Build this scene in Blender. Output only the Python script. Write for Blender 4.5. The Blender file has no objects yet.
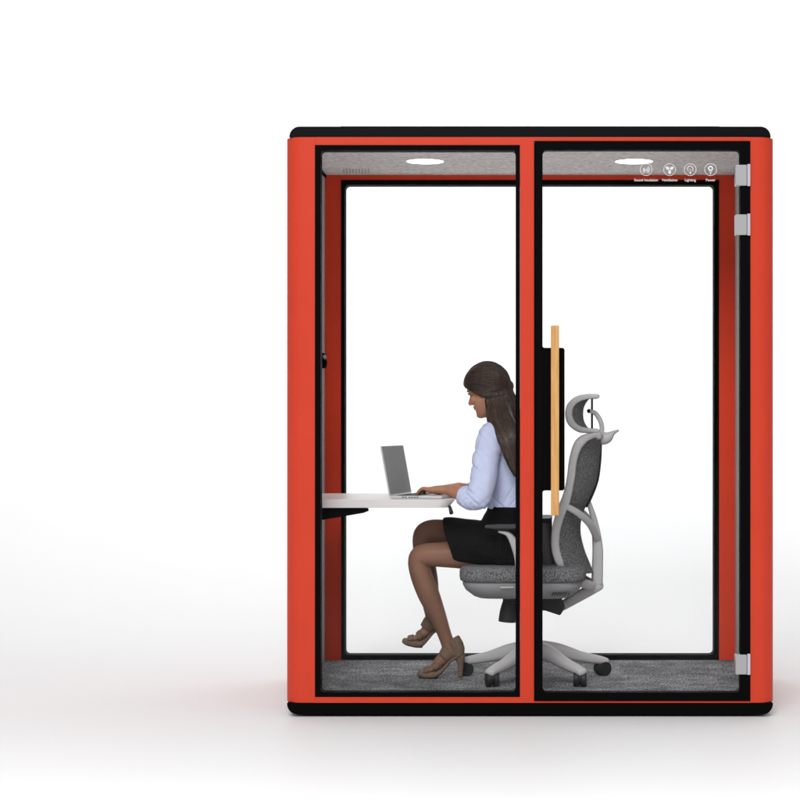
import bpy, bmesh, math, random
from mathutils import Vector, Matrix, noise
random.seed(7)
S = 0.00389; D = 7.5; ZC = 1.167          # metres per photo pixel at the booth front, camera distance and height
scene = bpy.context.scene
col = scene.collection
R = math.radians

def P(px, py, y):
    k = S * (1 + y / D)
    return Vector(((px - 530) * k, y, ZC - (py - 417) * k))

# ------------------------------------------------------------------ materials
MATS = {}
def mat(name, color, rough=0.5, spec=0.5, metal=0.0, var=0.0, scale=(20, 20, 20), bump=0.0, bscale=None, bdist=0.002,
        color2=None, emit=0.0, detail=6, ramp=(0.35, 0.65), coat=0.0, sheen=0.0):
    m = bpy.data.materials.new(name); m.use_nodes = True
    nt = m.node_tree; b = nt.nodes['Principled BSDF']
    b.inputs['Base Color'].default_value = (*color, 1)
    b.inputs['Roughness'].default_value = rough
    b.inputs['Specular IOR Level'].default_value = spec
    b.inputs['Metallic'].default_value = metal
    b.inputs['Coat Weight'].default_value = coat
    b.inputs['Sheen Weight'].default_value = sheen
    if emit:
        b.inputs['Emission Color'].default_value = (*color, 1)
        b.inputs['Emission Strength'].default_value = emit
    tc = nt.nodes.new('ShaderNodeTexCoord')
    def nz(sc):
        mp = nt.nodes.new('ShaderNodeMapping'); mp.inputs['Scale'].default_value = sc
        n = nt.nodes.new('ShaderNodeTexNoise'); n.inputs['Scale'].default_value = 1.0
        n.inputs['Detail'].default_value = detail; n.inputs['Roughness'].default_value = 0.65
        nt.links.new(tc.outputs['Object'], mp.inputs[0]); nt.links.new(mp.outputs[0], n.inputs['Vector'])
        return n
    if var or color2:
        n = nz(scale)
        r = nt.nodes.new('ShaderNodeValToRGB')
        c2 = color2 if color2 else tuple(c * (1 - var) for c in color)
        r.color_ramp.elements[0].position = ramp[0]; r.color_ramp.elements[1].position = ramp[1]
        r.color_ramp.elements[0].color = (*c2, 1); r.color_ramp.elements[1].color = (*color, 1)
        nt.links.new(n.outputs['Fac'], r.inputs[0]); nt.links.new(r.outputs[0], b.inputs['Base Color'])
    if bump:
        n2 = nz(bscale or scale)
        bp = nt.nodes.new('ShaderNodeBump'); bp.inputs['Strength'].default_value = bump; bp.inputs['Distance'].default_value = bdist
        nt.links.new(n2.outputs['Fac'], bp.inputs['Height']); nt.links.new(bp.outputs[0], b.inputs['Normal'])
    MATS[name] = m
    return m

M_red = mat('red_paint', (0.62, 0.055, 0.026), 0.45, 0.12, var=0.05, scale=(3, 3, 3), bump=0.05, bscale=(900, 900, 900), bdist=0.0004)
M_redin = mat('red_paint_brightened', (0.80, 0.072, 0.033), 0.55, 0.04, var=0.05, scale=(3, 3, 3))  # booth red in a brighter colour, making up for weak light inside
M_black = mat('black_powder_coat', (0.003, 0.003, 0.0035), 0.6, 0.02, bump=0.05, bscale=(800, 800, 800), bdist=0.0003)
M_roof = mat('black_roof_plastic', (0.004, 0.004, 0.005), 0.4, 0.06, bump=0.05, bscale=(500, 500, 500), bdist=0.0003)
M_felt = mat('grey_felt', (0.66, 0.62, 0.59), 0.95, 0.05, color2=(0.38, 0.355, 0.34), scale=(14, 60, 160), bump=0.4, bscale=(300, 300, 300), ramp=(0.3, 0.7))
M_ceil = mat('grey_ceiling_felt', (0.86, 0.83, 0.815), 0.95, 0.05, color2=(0.50, 0.465, 0.455), scale=(48, 60, 60), bump=0.5, bscale=(300, 120, 300), ramp=(0.34, 0.66))
M_carpet = mat('grey_loop_carpet', (0.62, 0.62, 0.64), 0.97, 0.03, color2=(0.07, 0.071, 0.078), scale=(150, 36, 60), bump=1.0, bscale=(260, 260, 260), bdist=0.006, ramp=(0.33, 0.70), detail=9)
_nt = M_carpet.node_tree; _b = _nt.nodes['Principled BSDF']; _src = _b.inputs['Base Color'].links[0].from_socket
_ck = _nt.nodes.new('ShaderNodeTexChecker'); _ck.inputs['Scale'].default_value = 2.6; _ck.inputs['Color1'].default_value = (.80, .80, .80, 1); _ck.inputs['Color2'].default_value = (1, 1, 1, 1)
_n2 = _nt.nodes.new('ShaderNodeTexNoise'); _n2.inputs['Scale'].default_value = 9; _n2.inputs['Detail'].default_value = 3
_r2 = _nt.nodes.new('ShaderNodeValToRGB'); _r2.color_ramp.elements[0].color = (.62, .62, .62, 1); _r2.color_ramp.elements[0].position = .35; _r2.color_ramp.elements[1].position = .65
_tc = [n for n in _nt.nodes if n.type == 'TEX_COORD'][0]
_nt.links.new(_tc.outputs['Object'], _ck.inputs['Vector']); _nt.links.new(_tc.outputs['Object'], _n2.inputs['Vector']); _nt.links.new(_n2.outputs['Fac'], _r2.inputs[0])
for _c in (_ck.outputs['Color'], _r2.outputs[0]):
    _m = _nt.nodes.new('ShaderNodeMix'); _m.data_type = 'RGBA'; _m.blend_type = 'MULTIPLY'; _m.inputs['Factor'].default_value = 1
    _nt.links.new(_src, _m.inputs[6]); _nt.links.new(_c, _m.inputs[7]); _src = _m.outputs[2]
_nt.links.new(_src, _b.inputs['Base Color'])
M_lamp = mat('lamp_diffuser', (1.0, 0.99, 0.97), 0.5, emit=2.2)
M_silver = mat('satin_steel', (0.40, 0.40, 0.41), 0.38, 0.3, metal=0.2, bump=0.05, bscale=(20, 20, 600), bdist=0.0002)
M_steel2 = mat('bright_steel', (0.56, 0.54, 0.60), 0.3, 0.4, metal=0.2)
M_wood = mat('oak_wood', (0.72, 0.40, 0.145), 0.5, 0.3, color2=(0.55, 0.27, 0.085), scale=(160, 160, 7), bump=0.1, bscale=(300, 300, 10), bdist=0.0005)
M_white = mat('white_laminate', (0.86, 0.825, 0.81), 0.35, 0.3, var=0.03, scale=(6, 6, 6))
M_edge = mat('white_edge_band', (0.78, 0.77, 0.77), 0.4, 0.3)
M_alu = mat('laptop_aluminium', (0.70, 0.70, 0.71), 0.35, 0.4, metal=0.4)
M_screen = mat('dull_grey_screen', (0.31, 0.31, 0.31), 0.6, 0.1)
M_key = mat('dark_key_plastic', (0.03, 0.03, 0.03), 0.5, 0.2)
M_cgrey = mat('grey_chair_plastic', (0.50, 0.49, 0.495), 0.45, 0.2, bump=0.06, bscale=(700, 700, 700), bdist=0.0004)
M_cgrey2 = mat('mid_grey_chair_plastic', (0.30, 0.30, 0.305), 0.5, 0.2)
M_cdark = mat('dark_chair_plastic', (0.018, 0.018, 0.02), 0.5, 0.25)
M_lumb = mat('grey_lumbar_plastic', (0.10, 0.095, 0.097), 0.6, 0.2)
M_pad = mat('charcoal_arm_pad', (0.055, 0.055, 0.06), 0.6, 0.25)
M_chfab = mat('grey_melange_fabric', (0.29, 0.29, 0.30), 0.95, 0.05, color2=(0.04, 0.04, 0.044), scale=(330, 330, 130), bump=0.8, bscale=(300, 300, 300), bdist=0.003, ramp=(0.38, 0.62))
M_mesh = mat('dark_back_mesh', (0.25, 0.25, 0.255), 0.85, 0.05, color2=(0.045, 0.045, 0.048), scale=(300, 300, 150), bump=0.6, bscale=(300, 300, 300), bdist=0.002, ramp=(0.4, 0.6))
M_skin = mat('warm_skin', (0.50, 0.235, 0.145), 0.5, 0.2, var=0.18, scale=(40, 40, 40), bump=0.1, bscale=(500, 500, 500), bdist=0.0006)
M_lips = mat('lip_skin', (0.30, 0.07, 0.06), 0.4, 0.4)
M_stock = mat('sheer_brown_stocking', (0.27, 0.138, 0.092), 0.45, 0.2, var=0.15, scale=(14, 14, 8), bump=0.05, bscale=(900, 900, 900), bdist=0.0003)
M_hair = mat('dark_brown_hair', (0.042, 0.025, 0.019), 0.34, 0.34, color2=(0.014, 0.009, 0.007), scale=(210, 210, 8), bump=0.7, bscale=(420, 420, 12), bdist=0.003, ramp=(0.3, 0.72))
M_hair2 = mat('brown_hair_highlight', (0.13, 0.08, 0.057), 0.35, 0.35, color2=(0.06, 0.036, 0.027), scale=(40, 40, 14), ramp=(0.3, 0.7))
M_shirt = mat('pale_blue_cotton', (0.60, 0.65, 0.87), 0.9, 0.04, var=0.07, scale=(25, 25, 25), bump=0.35, bscale=(26, 26, 14), bdist=0.010, detail=1)
M_skirt = mat('black_wool_skirt', (0.0035, 0.0035, 0.004), 0.75, 0.06)
M_shoe = mat('taupe_suede', (0.20, 0.135, 0.095), 0.8, 0.15, var=0.3, scale=(60, 60, 60), bump=0.3, bscale=(400, 400, 400), bdist=0.001)
M_sole = mat('dark_shoe_sole', (0.03, 0.02, 0.015), 0.6, 0.2)
M_print = mat('white_print', (0.74, 0.74, 0.74), 0.6, 0.1)
M_eyew = mat('eye_white', (0.30, 0.26, 0.24), 0.3)
M_floor = mat('studio_floor', (0.74, 0.74, 0.745), 0.55, 0.12, var=0.01, scale=(1, 1, 1))

def glass_mat(name, tint, fac):
    m = bpy.data.materials.new(name); m.use_nodes = True; nt = m.node_tree; nt.nodes.clear()
    o = nt.nodes.new('ShaderNodeOutputMaterial'); mx = nt.nodes.new('ShaderNodeMixShader')
    t = nt.nodes.new('ShaderNodeBsdfTransparent'); g = nt.nodes.new('ShaderNodeBsdfGlossy')
    t.inputs[0].default_value = (*tint, 1); g.inputs['Roughness'].default_value = 0.02
    mx.inputs[0].default_value = fac
    nt.links.new(t.outputs[0], mx.inputs[1]); nt.links.new(g.outputs[0], mx.inputs[2]); nt.links.new(mx.outputs[0], o.inputs[0])
    return m
M_glass = glass_mat('clear_coated_glass', (0.998, 1.0, 1.0), 0.004)

# ------------------------------------------------------------------ object helpers
def empty(name, loc, label, cat):
    o = bpy.data.objects.new(name, None); o.location = loc; o.empty_display_size = 0.1
    col.objects.link(o); o['label'] = label; o['category'] = cat
    return o

def wloc(o):
    v = Vector((0, 0, 0))
    while o: v = v + o.location; o = o.parent
    return v

def obj(name, bm, material, parent=None, smooth=True, bevel=0.0, seg=2, label=None, angle=40, mats=None):
    bmesh.ops.recalc_face_normals(bm, faces=bm.faces)
    me = bpy.data.meshes.new(name); bm.to_mesh(me); bm.free()
    for mm in (mats or [material]): me.materials.append(mm)
    # object origin at the middle of its own shape
    c = Vector((0, 0, 0))
    if len(me.vertices):
        xs = [v.co for v in me.vertices]
        c = Vector([(min(v[i] for v in xs) + max(v[i] for v in xs)) / 2 for i in range(3)])
    me.transform(Matrix.Translation(-c))
    o = bpy.data.objects.new(name, me); col.objects.link(o)
    if parent: o.parent = parent; o.location = c - wloc(parent)
    else: o.location = c
    if smooth:
        me.polygons.foreach_set('use_smooth', [True] * len(me.polygons))
        try: me.set_sharp_from_angle(angle=R(angle))
        except Exception: pass
    if bevel:
        b = o.modifiers.new('bevel', 'BEVEL'); b.width = bevel; b.segments = seg; b.limit_method = 'ANGLE'; b.angle_limit = R(40)
        b.harden_normals = True
    if label: o['label'] = label
    return o

def box(bm, x0, x1, y0, y1, z0, z1):
    v = [bm.verts.new((x, y, z)) for x in (x0, x1) for y in (y0, y1) for z in (z0, z1)]
    for f in ((0, 1, 3, 2), (4, 6, 7, 5), (0, 4, 5, 1), (2, 3, 7, 6), (0, 2, 6, 4), (1, 5, 7, 3)):
        bm.faces.new([v[i] for i in f])

def rrect(x0, x1, z0, z1, r, seg=6, rs=None):
    rs = rs or (r, r, r, r)     # bl, br, tr, tl
    pts = []
    for (cx, cz, a0, q) in ((x0, z0, 180, 0), (x1, z0, 270, 1), (x1, z1, 0, 2), (x0, z1, 90, 3)):
        rr = max(rs[q], 1e-5)
        ox = cx + (rr if cx == x0 else -rr); oz = cz + (rr if cz == z0 else -rr)
        for i in range(seg + 1):
            a = R(a0 + 90 * i / seg)
            pts.append((ox + rr * math.cos(a), oz + rr * math.sin(a)))
    return pts

def prism(bm, pts, a0, a1, axis='y'):
    def mk(p, a):
        if axis == 'y': return (p[0], a, p[1])
        if axis == 'z': return (p[0], p[1], a)
        return (a, p[0], p[1])
    A = [bm.verts.new(mk(p, a0)) for p in pts]; B = [bm.verts.new(mk(p, a1)) for p in pts]
    n = len(pts)
    bm.faces.new(A); bm.faces.new(B[::-1])
    for i in range(n): bm.faces.new((A[i], B[i], B[(i + 1) % n], A[(i + 1) % n]))

def ring(bm, outer, inner, y0, y1):
    n = len(outer)
    V = [[bm.verts.new((p[0], y, p[1])) for p in L] for L in (outer, inner) for y in (y0, y1)]
    o0, o1, i0, i1 = V
    for i in range(n):
        j = (i + 1) % n
        bm.faces.new((o0[i], o0[j], i0[j], i0[i])); bm.faces.new((o1[i], i1[i], i1[j], o1[j]))
        bm.faces.new((o0[i], o1[i], o1[j], o0[j])); bm.faces.new((i0[i], i0[j], i1[j], i1[i]))

def loft(bm, secs, n=24, e=2.0):
    """secs: (centre, U, V) half-axis vectors; closed with caps."""
    rings = []
    for C, U, V in secs:
        C = Vector(C); U = Vector(U); V = Vector(V); L = []
        for i in range(n):
            a = 2 * math.pi * i / n; c = math.cos(a); s = math.sin(a)
            c = math.copysign(abs(c) ** (2 / e), c); s = math.copysign(abs(s) ** (2 / e), s)
            L.append(bm.verts.new(C + U * c + V * s))
        rings.append(L)
    for A, B in zip(rings, rings[1:]):
        for i in range(n): bm.faces.new((A[i], A[(i + 1) % n], B[(i + 1) % n], B[i]))
    bm.faces.new(rings[0][::-1]); bm.faces.new(rings[-1])

def smooth_path(pts, sub):
    """Catmull-Rom through tuples of any length."""
    out = []; n = len(pts)
    for i in range(n - 1):
        p0 = pts[max(i - 1, 0)]; p1 = pts[i]; p2 = pts[i + 1]; p3 = pts[min(i + 2, n - 1)]
        for s in range(sub):
            t = s / sub
            out.append(tuple(0.5 * ((2 * b) + (-a + c) * t + (2 * a - 5 * b + 4 * c - d) * t * t + (-a + 3 * b - 3 * c + d) * t ** 3)
                             for a, b, c, d in zip(p0, p1, p2, p3)))
    out.append(tuple(pts[-1]))
    return out

def tube(bm, pts, sub=6, n=16, ref=(0, 1, 0), e=2.0, ends=True):
    """pts: (x,y,z,ra,rb): ra across (perpendicular to ref in the bend plane), rb along ref."""
    pp = smooth_path([tuple(p) for p in pts], sub) if sub > 1 else [tuple(p) for p in pts]
    ref = Vector(ref); secs = []
    for i, p in enumerate(pp):
        a = Vector(pp[max(i - 1, 0)][:3]); b = Vector(pp[min(i + 1, len(pp) - 1)][:3])
        t = (b - a).normalized()
        u = t.cross(ref)
        if u.length < 1e-4: u = t.cross(Vector((1, 0, 0)))
        u.normalize(); v = u.cross(t).normalized()
        secs.append((Vector(p[:3]), u, v, p[3], p[4], t))
    L = []
    if ends:
        C, u, v, ra, rb, t = secs[0]; q = min(ra, rb)
        for a in (80, 50, 25): L.append((C - t * q * math.sin(R(a)) * 0.8, u * ra * math.cos(R(a)), v * rb * math.cos(R(a))))
    for C, u, v, ra, rb, t in secs: L.append((C, u * ra, v * rb))
    if ends:
        C, u, v, ra, rb, t = secs[-1]; q = min(ra, rb)
        for a in (25, 50, 80): L.append((C + t * q * math.sin(R(a)) * 0.8, u * ra * math.cos(R(a)), v * rb * math.cos(R(a))))
    loft(bm, L, n, e)

def ball(bm, c, rx, ry=None, rz=None, rot=None, seg=20):
    ry = ry or rx; rz = rz or rx
    m = Matrix.Translation(Vector(c)) @ (rot.to_4x4() if rot else Matrix.Identity(4)) @ Matrix.Diagonal((rx, ry, rz, 1))
    bmesh.ops.create_uvsphere(bm, u_segments=seg, v_segments=seg // 2 + 2, radius=1, matrix=m)

def cyl(bm, c, r, h, axis='z', n=28, r2=None):
    rot = {'z': Matrix.Identity(4), 'y': Matrix.Rotation(R(90), 4, 'X'), 'x': Matrix.Rotation(R(90), 4, 'Y')}[axis]
    bmesh.ops.create_cone(bm, cap_ends=True, segments=n, radius1=r, radius2=r if r2 is None else r2, depth=h, matrix=Matrix.Translation(Vector(c)) @ rot)

def remeshed(bm, voxel, smooth_it=6, fac=0.5, disp=0.0, dscale=0.05, holes=None):
    """union of overlapping closed pieces into one continuous skin, returned as a bmesh"""
    bmesh.ops.recalc_face_normals(bm, faces=bm.faces)
    me = bpy.data.meshes.new('tmp'); bm.to_mesh(me); bm.free()
    o = bpy.data.objects.new('tmp', me); col.objects.link(o)
    m = o.modifiers.new('r', 'REMESH'); m.mode = 'VOXEL'; m.voxel_size = voxel
    s = o.modifiers.new('s', 'SMOOTH'); s.factor = fac; s.iterations = smooth_it
    dg = bpy.context.evaluated_depsgraph_get(); dg.update()
    me2 = bpy.data.meshes.new_from_object(o.evaluated_get(dg))
    out = bmesh.new(); out.from_mesh(me2)
    bpy.data.objects.remove(o); bpy.data.meshes.remove(me2)
    if disp:
        out.normal_update()
        for v in out.verts:
            v.co += v.normal * disp * (noise.noise(v.co / dscale) + 0.5 * noise.noise(v.co / (dscale * 0.45)))
    return out

def zz(py): return ZC - (py - 417) * S
def xx(px): return (px - 530) * S

# ------------------------------------------------------------------ floor
bm = bmesh.new()
g = 40; SW0 = 1.9; SWR = 9.0
prof = [(-40, 0), (-10, 0), (-2, 0), (SW0, 0)] + [(SW0 + SWR * math.sin(R(3 * i)), SWR * (1 - math.cos(R(3 * i)))) for i in range(1, 31)] + [(SW0 + SWR, 16)]
rowsf = [[bm.verts.new((x, y, z)) for x in (-g, g)] for y, z in prof]
for A, B in zip(rowsf, rowsf[1:]): bm.faces.new((A[0], A[1], B[1], B[0]))
fl = obj('floor', bm, M_floor, angle=180); fl['kind'] = 'structure'

# ------------------------------------------------------------------ booth
booth = empty('office_booth', (0, 0.55, 0), 'red and black soundproof glass booth standing alone on the white studio floor', 'booth')
XO = 0.953; YB = 1.16; ZT = 2.256; ZB = 0.055
FZ = 0.085; CZ = 2.245; XI = 0.913; YI = 1.09
# shell: rounded corner posts, side panels, rails and mullion
r = 0.068
def post(sign, xin):
    pts = []
    for i in range(11):
        a = R(180 + 9 * i); pts.append((-(XO - r) + r * math.cos(a), r + r * math.sin(a)))
    pts += [(-xin, 0.0), (-xin, 0.075), (-XI + 0.0, 0.075), (-XO + 0.022, 0.075), (-XO, 0.075)]
    out = []
    for p in pts:
        if not out or (abs(p[0] - out[-1][0]) > 1e-6 or abs(p[1] - out[-1][1]) > 1e-6): out.append(p)
    out = [(sign * -1 * x if sign > 0 else x, y) for x, y in out]
    bm = bmesh.new(); prism(bm, out, ZB, ZT, 'z'); obj('corner_post', bm, M_red, booth, bevel=0.0015)
post(-1, -xx(315)); post(1, xx(750.3))
for x0, x1, z0, z1 in ((315, 534, zz(145), ZT), (315, 534, ZB, zz(697)), (534, 750.3, zz(141), ZT), (534, 750.3, ZB, zz(701))):
    bm = bmesh.new(); box(bm, xx(x0), xx(x1), 0.0, 0.075, z0, z1); obj('front_rail', bm, M_red, booth, smooth=False)
bm = bmesh.new(); box(bm, xx(520), xx(534), 0.0, 0.075, zz(697), zz(145)); mul = obj('mullion', bm, M_red, booth, smooth=False)
for x0, x1 in ((534, 538), (745, 750.3)):
    bm = bmesh.new(); box(bm, xx(x0), xx(x1), 0.0465, 0.0745, zz(701), zz(141)); obj('door_stop', bm, M_black, booth, smooth=False)
for sgn in (-1, 1):
    bm = bmesh.new(); a, b = sorted((sgn * XO, sgn * (XI + 0.015)))
    box(bm, a, b, 0.075, YB, ZB, ZT); obj('side_panel', bm, M_red, booth, bevel=0.002)
    bm = bmesh.new(); a, b = sorted((sgn * (XI + 0.014), sgn * XI))
    box(bm, a, b, 0.076, YI, FZ, CZ - 0.012); obj('felt_wall', bm, M_felt, booth, smooth=False)
    bm = bmesh.new(); a, b = sorted((sgn * (XI - 0.006), sgn * (XI + 0.003)))
    box(bm, a, b, 0.076, YI - 0.001, CZ - 0.013, CZ + 0.004); obj('ceiling_trim', bm, M_black, booth, smooth=False)
# ceiling
bm = bmesh.new(); box(bm, -XI + 0.006, XI - 0.006, 0.076, YI, CZ, CZ + 0.01)
ceil = obj('ceiling_panel', bm, M_ceil, booth, smooth=False)
bm = bmesh.new()
for i in range(9):
    x = -0.812 + i * 0.0135
    v = [bm.verts.new(c) for c in ((x, .87, CZ - .0015), (x + .005, .87, CZ - .0015), (x - .007, 1.02, CZ - .0015), (x - .012, 1.02, CZ - .0015))]
    bm.faces.new(v)
    e = bmesh.ops.extrude_face_region(bm, geom=[bm.faces[-1]] if False else [f for f in bm.faces if v[0] in f.verts])
    bmesh.ops.translate(bm, verts=[q for q in e['geom'] if isinstance(q, bmesh.types.BMVert)], vec=(0, 0, 0.003))
obj('air_vent', bm, M_cgrey2, ceil, smooth=False)
for px in (425, 634):
    x = (px - 530) * S * 1.0825
    bm = bmesh.new(); cyl(bm, (x, .62, CZ - .001), .083, .002, n=48)
    h = obj('ceiling_light', bm, M_steel2, booth, angle=30)
    bm = bmesh.new(); cyl(bm, (x, .62, CZ - .0026), .078, .001, n=48)
    obj('diffuser', bm, M_lamp, h, angle=30)
# carpet with tile joints
bm = bmesh.new(); box(bm, -XI + .0005, XI - .0005, 0.076, YI + 0.0, ZB + .001, FZ)
obj('carpet', bm, M_carpet, booth, smooth=False)
# rear wall: red panel with the window in it
RX = .842; RZ = 2.223
bm = bmesh.new()
box(bm, -XI - .014, -RX, YI + .001, YB, FZ - .02, CZ + .01)
box(bm, RX, XI + .014, YI + .001, YB, FZ - .02, CZ + .01)
box(bm, -RX, RX, YI + .001, YB, RZ, CZ + .01)
box(bm, -RX, RX, YI + .001, YB, FZ - .02, FZ - .001)
obj('rear_panel', bm, M_redin, booth, smooth=False)
bm = bmesh.new()
ix0 = P(344.9, 0, YI).x; ix1 = P(714.1, 0, YI).x
iz0 = P(0, 655, YI).z; iz1 = P(0, 185, YI).z
ring(bm, rrect(-RX + .0005, RX - .0005, FZ + .0005, RZ - .0005, .001), rrect(ix0, ix1, iz0, iz1, .018), YI - .004, YB + .003)
rw = obj('rear_window', bm, M_black, booth, bevel=0.001)
bm = bmesh.new(); box(bm, ix0 - .003, ix1 + .003, YI + .03, YI + .038, iz0 - .003, iz1 + .003); obj('pane', bm, M_glass, rw, smooth=False)
# fixed front window
bm = bmesh.new()
ring(bm, rrect(xx(315) + .0005, xx(520) - .0005, zz(697) + .0005, zz(145) - .0005, .001), rrect(xx(320.6), xx(515.6), zz(692.3), zz(150.3), .014), -.002, .06)
fw = obj('front_window', bm, M_black, booth, bevel=0.001)
bm = bmesh.new(); box(bm, xx(320.6) - .003, xx(515.6) + .003, .010, .018, zz(692.3) - .003, zz(150.3) + .003); obj('pane', bm, M_glass, fw, smooth=False)
# door
bm = bmesh.new()
ring(bm, rrect(xx(534) + .001, xx(750.3) - .001, zz(701) + .001, zz(141) - .001, .002), rrect(xx(542.6), xx(740), zz(692.3), zz(150), .016), -.006, .045)
door = obj('door', bm, M_black, booth, bevel=0.0012)
bm = bmesh.new(); box(bm, xx(542.6) - .004, xx(740) + .004, .010, .018, zz(692.3) - .004, zz(150) + .004); obj('pane', bm, M_glass, door, smooth=False)
# lock panel: filleted where it meets the stile
x0, x1, z0, z1, q = xx(542.35), xx(564.6), zz(490.5), zz(347.8), .010
pts = []
def arc(cx, cz, rr, a0, a1, n=6):
    for i in range(n + 1):
        a = R(a0 + (a1 - a0) * i / n); pts.append((cx + rr * math.cos(a), cz + rr * math.sin(a)))
arc(x0 + q, z0 - q, q, 180, 90); arc(x1 - q, z0 + q, q, 270, 360); arc(x1 - q, z1 - q, q, 0, 90); arc(x0 + q, z1 + q, q, 270, 180)
bm = bmesh.new(); prism(bm, pts, -.0045, .033); obj('lock_panel', bm, M_black, door, bevel=0.001)
# wooden pull handle
hx0, hx1 = xx(550.8), xx(558.9)
bm = bmesh.new(); prism(bm, rrect(hx0, hx1, zz(515), zz(326), .003, 3), -.055, -.025); hd = obj('handle', bm, M_wood, door, bevel=0.004, seg=3)
for z in (zz(366), zz(472)):
    bm = bmesh.new(); cyl(bm, ((hx0 + hx1) / 2, -.0155, z), .008, .022, 'y'); obj('standoff', bm, M_silver, hd)
for (y0, y1) in ((165.3, 186), (214.8, 235.3), (654.3, 674)):
    bm = bmesh.new(); prism(bm, rrect(xx(735.2), xx(746.4), zz(y1), zz(y0), .003, 3), -.016, .03)
    hg = obj('hinge', bm, M_silver, door, bevel=0.0015)
    bm = bmesh.new(); prism(bm, rrect(xx(746.9), xx(750), zz(y1 + .4), zz(y0 - .8), .001, 3), -.014, -.0065)
    obj('hinge_plate', bm, M_steel2, hg, bevel=0.001)
# printed pictograms on the door glass
def disc_ring(bm, cx, cz, r0, r1, y0=.0085, y1=.0098, n=36, a0=0, a1=360):
    full = abs(a1 - a0) >= 360; m = n if full else n + 1
    L = [[bm.verts.new((cx + rr * math.cos(R(a0 + (a1 - a0) * i / n)), y, cz + rr * math.sin(R(a0 + (a1 - a0) * i / n)))) for i in range(m)] for rr in (r0, r1) for y in (y0, y1)]
    a, b, c, d = L
    for i in range(n):
        j = (i + 1) % m
        bm.faces.new((a[i], a[j], c[j], c[i])); bm.faces.new((b[i], d[i], d[j], b[j]))
        bm.faces.new((a[i], b[i], b[j], a[j])); bm.faces.new((c[i], c[j], d[j], d[i]))
def bar(bm, ax, az, bx, bz, w, y0=.0085, y1=.0098):
    d = Vector((bx - ax, bz - az)).normalized(); nn = Vector((-d.y, d.x)) * w / 2
    prism(bm, [(ax + nn.x, az + nn.y), (bx + nn.x, bz + nn.y), (bx - nn.x, bz - nn.y), (ax - nn.x, az - nn.y)], y0, y1)
def blob(bm, cx, cz, rx, rz, rot=0, n=18, y0=.0085, y1=.0098):
    c, s = math.cos(R(rot)), math.sin(R(rot))
    prism(bm, [(cx + rx * math.cos(t) * c - rz * math.sin(t) * s, cz + rx * math.cos(t) * s + rz * math.sin(t) * c) for t in [2 * math.pi * i / n for i in range(n)]], y0, y1)
IZ = zz(169.3); IR = 6.2 * S
names = (('Sound Insulation', 646.3), ('Ventilation', 669.8), ('Lighting', 690.4), ('Power', 710.8))
for k, (txt, px) in enumerate(names):
    cx = xx(px); bm = bmesh.new(); disc_ring(bm, cx, IZ, IR * .92, IR)
    if k == 0:
        for (rr, a) in ((.30, 0), (.48, 0), (.66, 0)):
            disc_ring(bm, cx - IR * .12, IZ, IR * (rr - .05), IR * (rr + .05), a0=-55, a1=55, n=12)
        bar(bm, cx - IR * .45, IZ - IR * .5, cx + IR * .45, IZ + IR * .5, IR * .10)
        blob(bm, cx - IR * .38, IZ, IR * .13, IR * .26)
    if k == 1:
        for a in (35, 145, 270): blob(bm, cx + IR * .40 * math.cos(R(a)), IZ + IR * .38 * math.sin(R(a)), IR * .36, IR * .22, rot=a)
        blob(bm, cx, IZ, IR * .12, IR * .12)
    if k == 2:
        disc_ring(bm, cx, IZ + IR * .12, IR * .40, IR * .50, a0=-50, a1=230, n=24)
        bar(bm, cx - IR * .17, IZ - IR * .42, cx + IR * .17, IZ - IR * .42, IR * .12); blob(bm, cx, IZ - IR * .62, IR * .13, IR * .10)
        bar(bm, cx, IZ - IR * .3, cx, IZ + IR * .15, IR * .06)
    if k == 3:
        disc_ring(bm, cx, IZ + IR * .20, IR * .20, IR * .42); bar(bm, cx, IZ - IR * .2, cx, IZ - IR * .75, IR * .16)
        bar(bm, cx - IR * .25, IZ - IR * .35, cx + IR * .25, IZ - IR * .35, IR * .12)
    obj('printed_symbol', bm, M_print, door, smooth=False)
    cu = bpy.data.curves.new('t', 'FONT'); cu.body = txt; cu.size = 3.6 * S; cu.align_x = 'CENTER'; cu.extrude = .0006; cu.offset = .00015
    to = bpy.data.objects.new('t', cu); col.objects.link(to)
    bpy.context.view_layer.update()
    me = bpy.data.meshes.new_from_object(to.evaluated_get(bpy.context.evaluated_depsgraph_get()))
    bpy.data.objects.remove(to)
    me.transform(Matrix.Translation((cx, .0091, zz(180.9))) @ Matrix.Rotation(R(90), 4, 'X'))
    b2 = bmesh.new(); b2.from_mesh(me); obj('caption', b2, M_print, door, smooth=False)
# roof cap and plinth
def capsule_block(name, x, z0, z1, rs, y0, y1, material, bev):
    bm = bmesh.new(); prism(bm, rrect(-x, x, z0, z1, 0, 8, rs), y0, y1)
    return obj(name, bm, material, booth, bevel=bev, seg=4)
rc = capsule_block('roof_cap', .938, ZT + .0005, zz(126), (.001, .001, .040, .040), .012, YB - .012, M_roof, .006)
bm = bmesh.new(); prism(bm, rrect(-.74, .74, zz(126) - .001, zz(125), .002, 3), .03, YB - .03); obj('roof_lid', bm, M_roof, rc, bevel=.0015)
capsule_block('plinth', .946, .008, ZB - .0005, (.042, .042, .003, .003), .004, YB - .004, M_black, .004)
for px in (325, 530, 745):
    for y in (.06, YB - .07):
        bm = bmesh.new(); cyl(bm, (xx(px), y, .0045), .011, .009); obj('foot', bm, M_cdark, booth)
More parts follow.
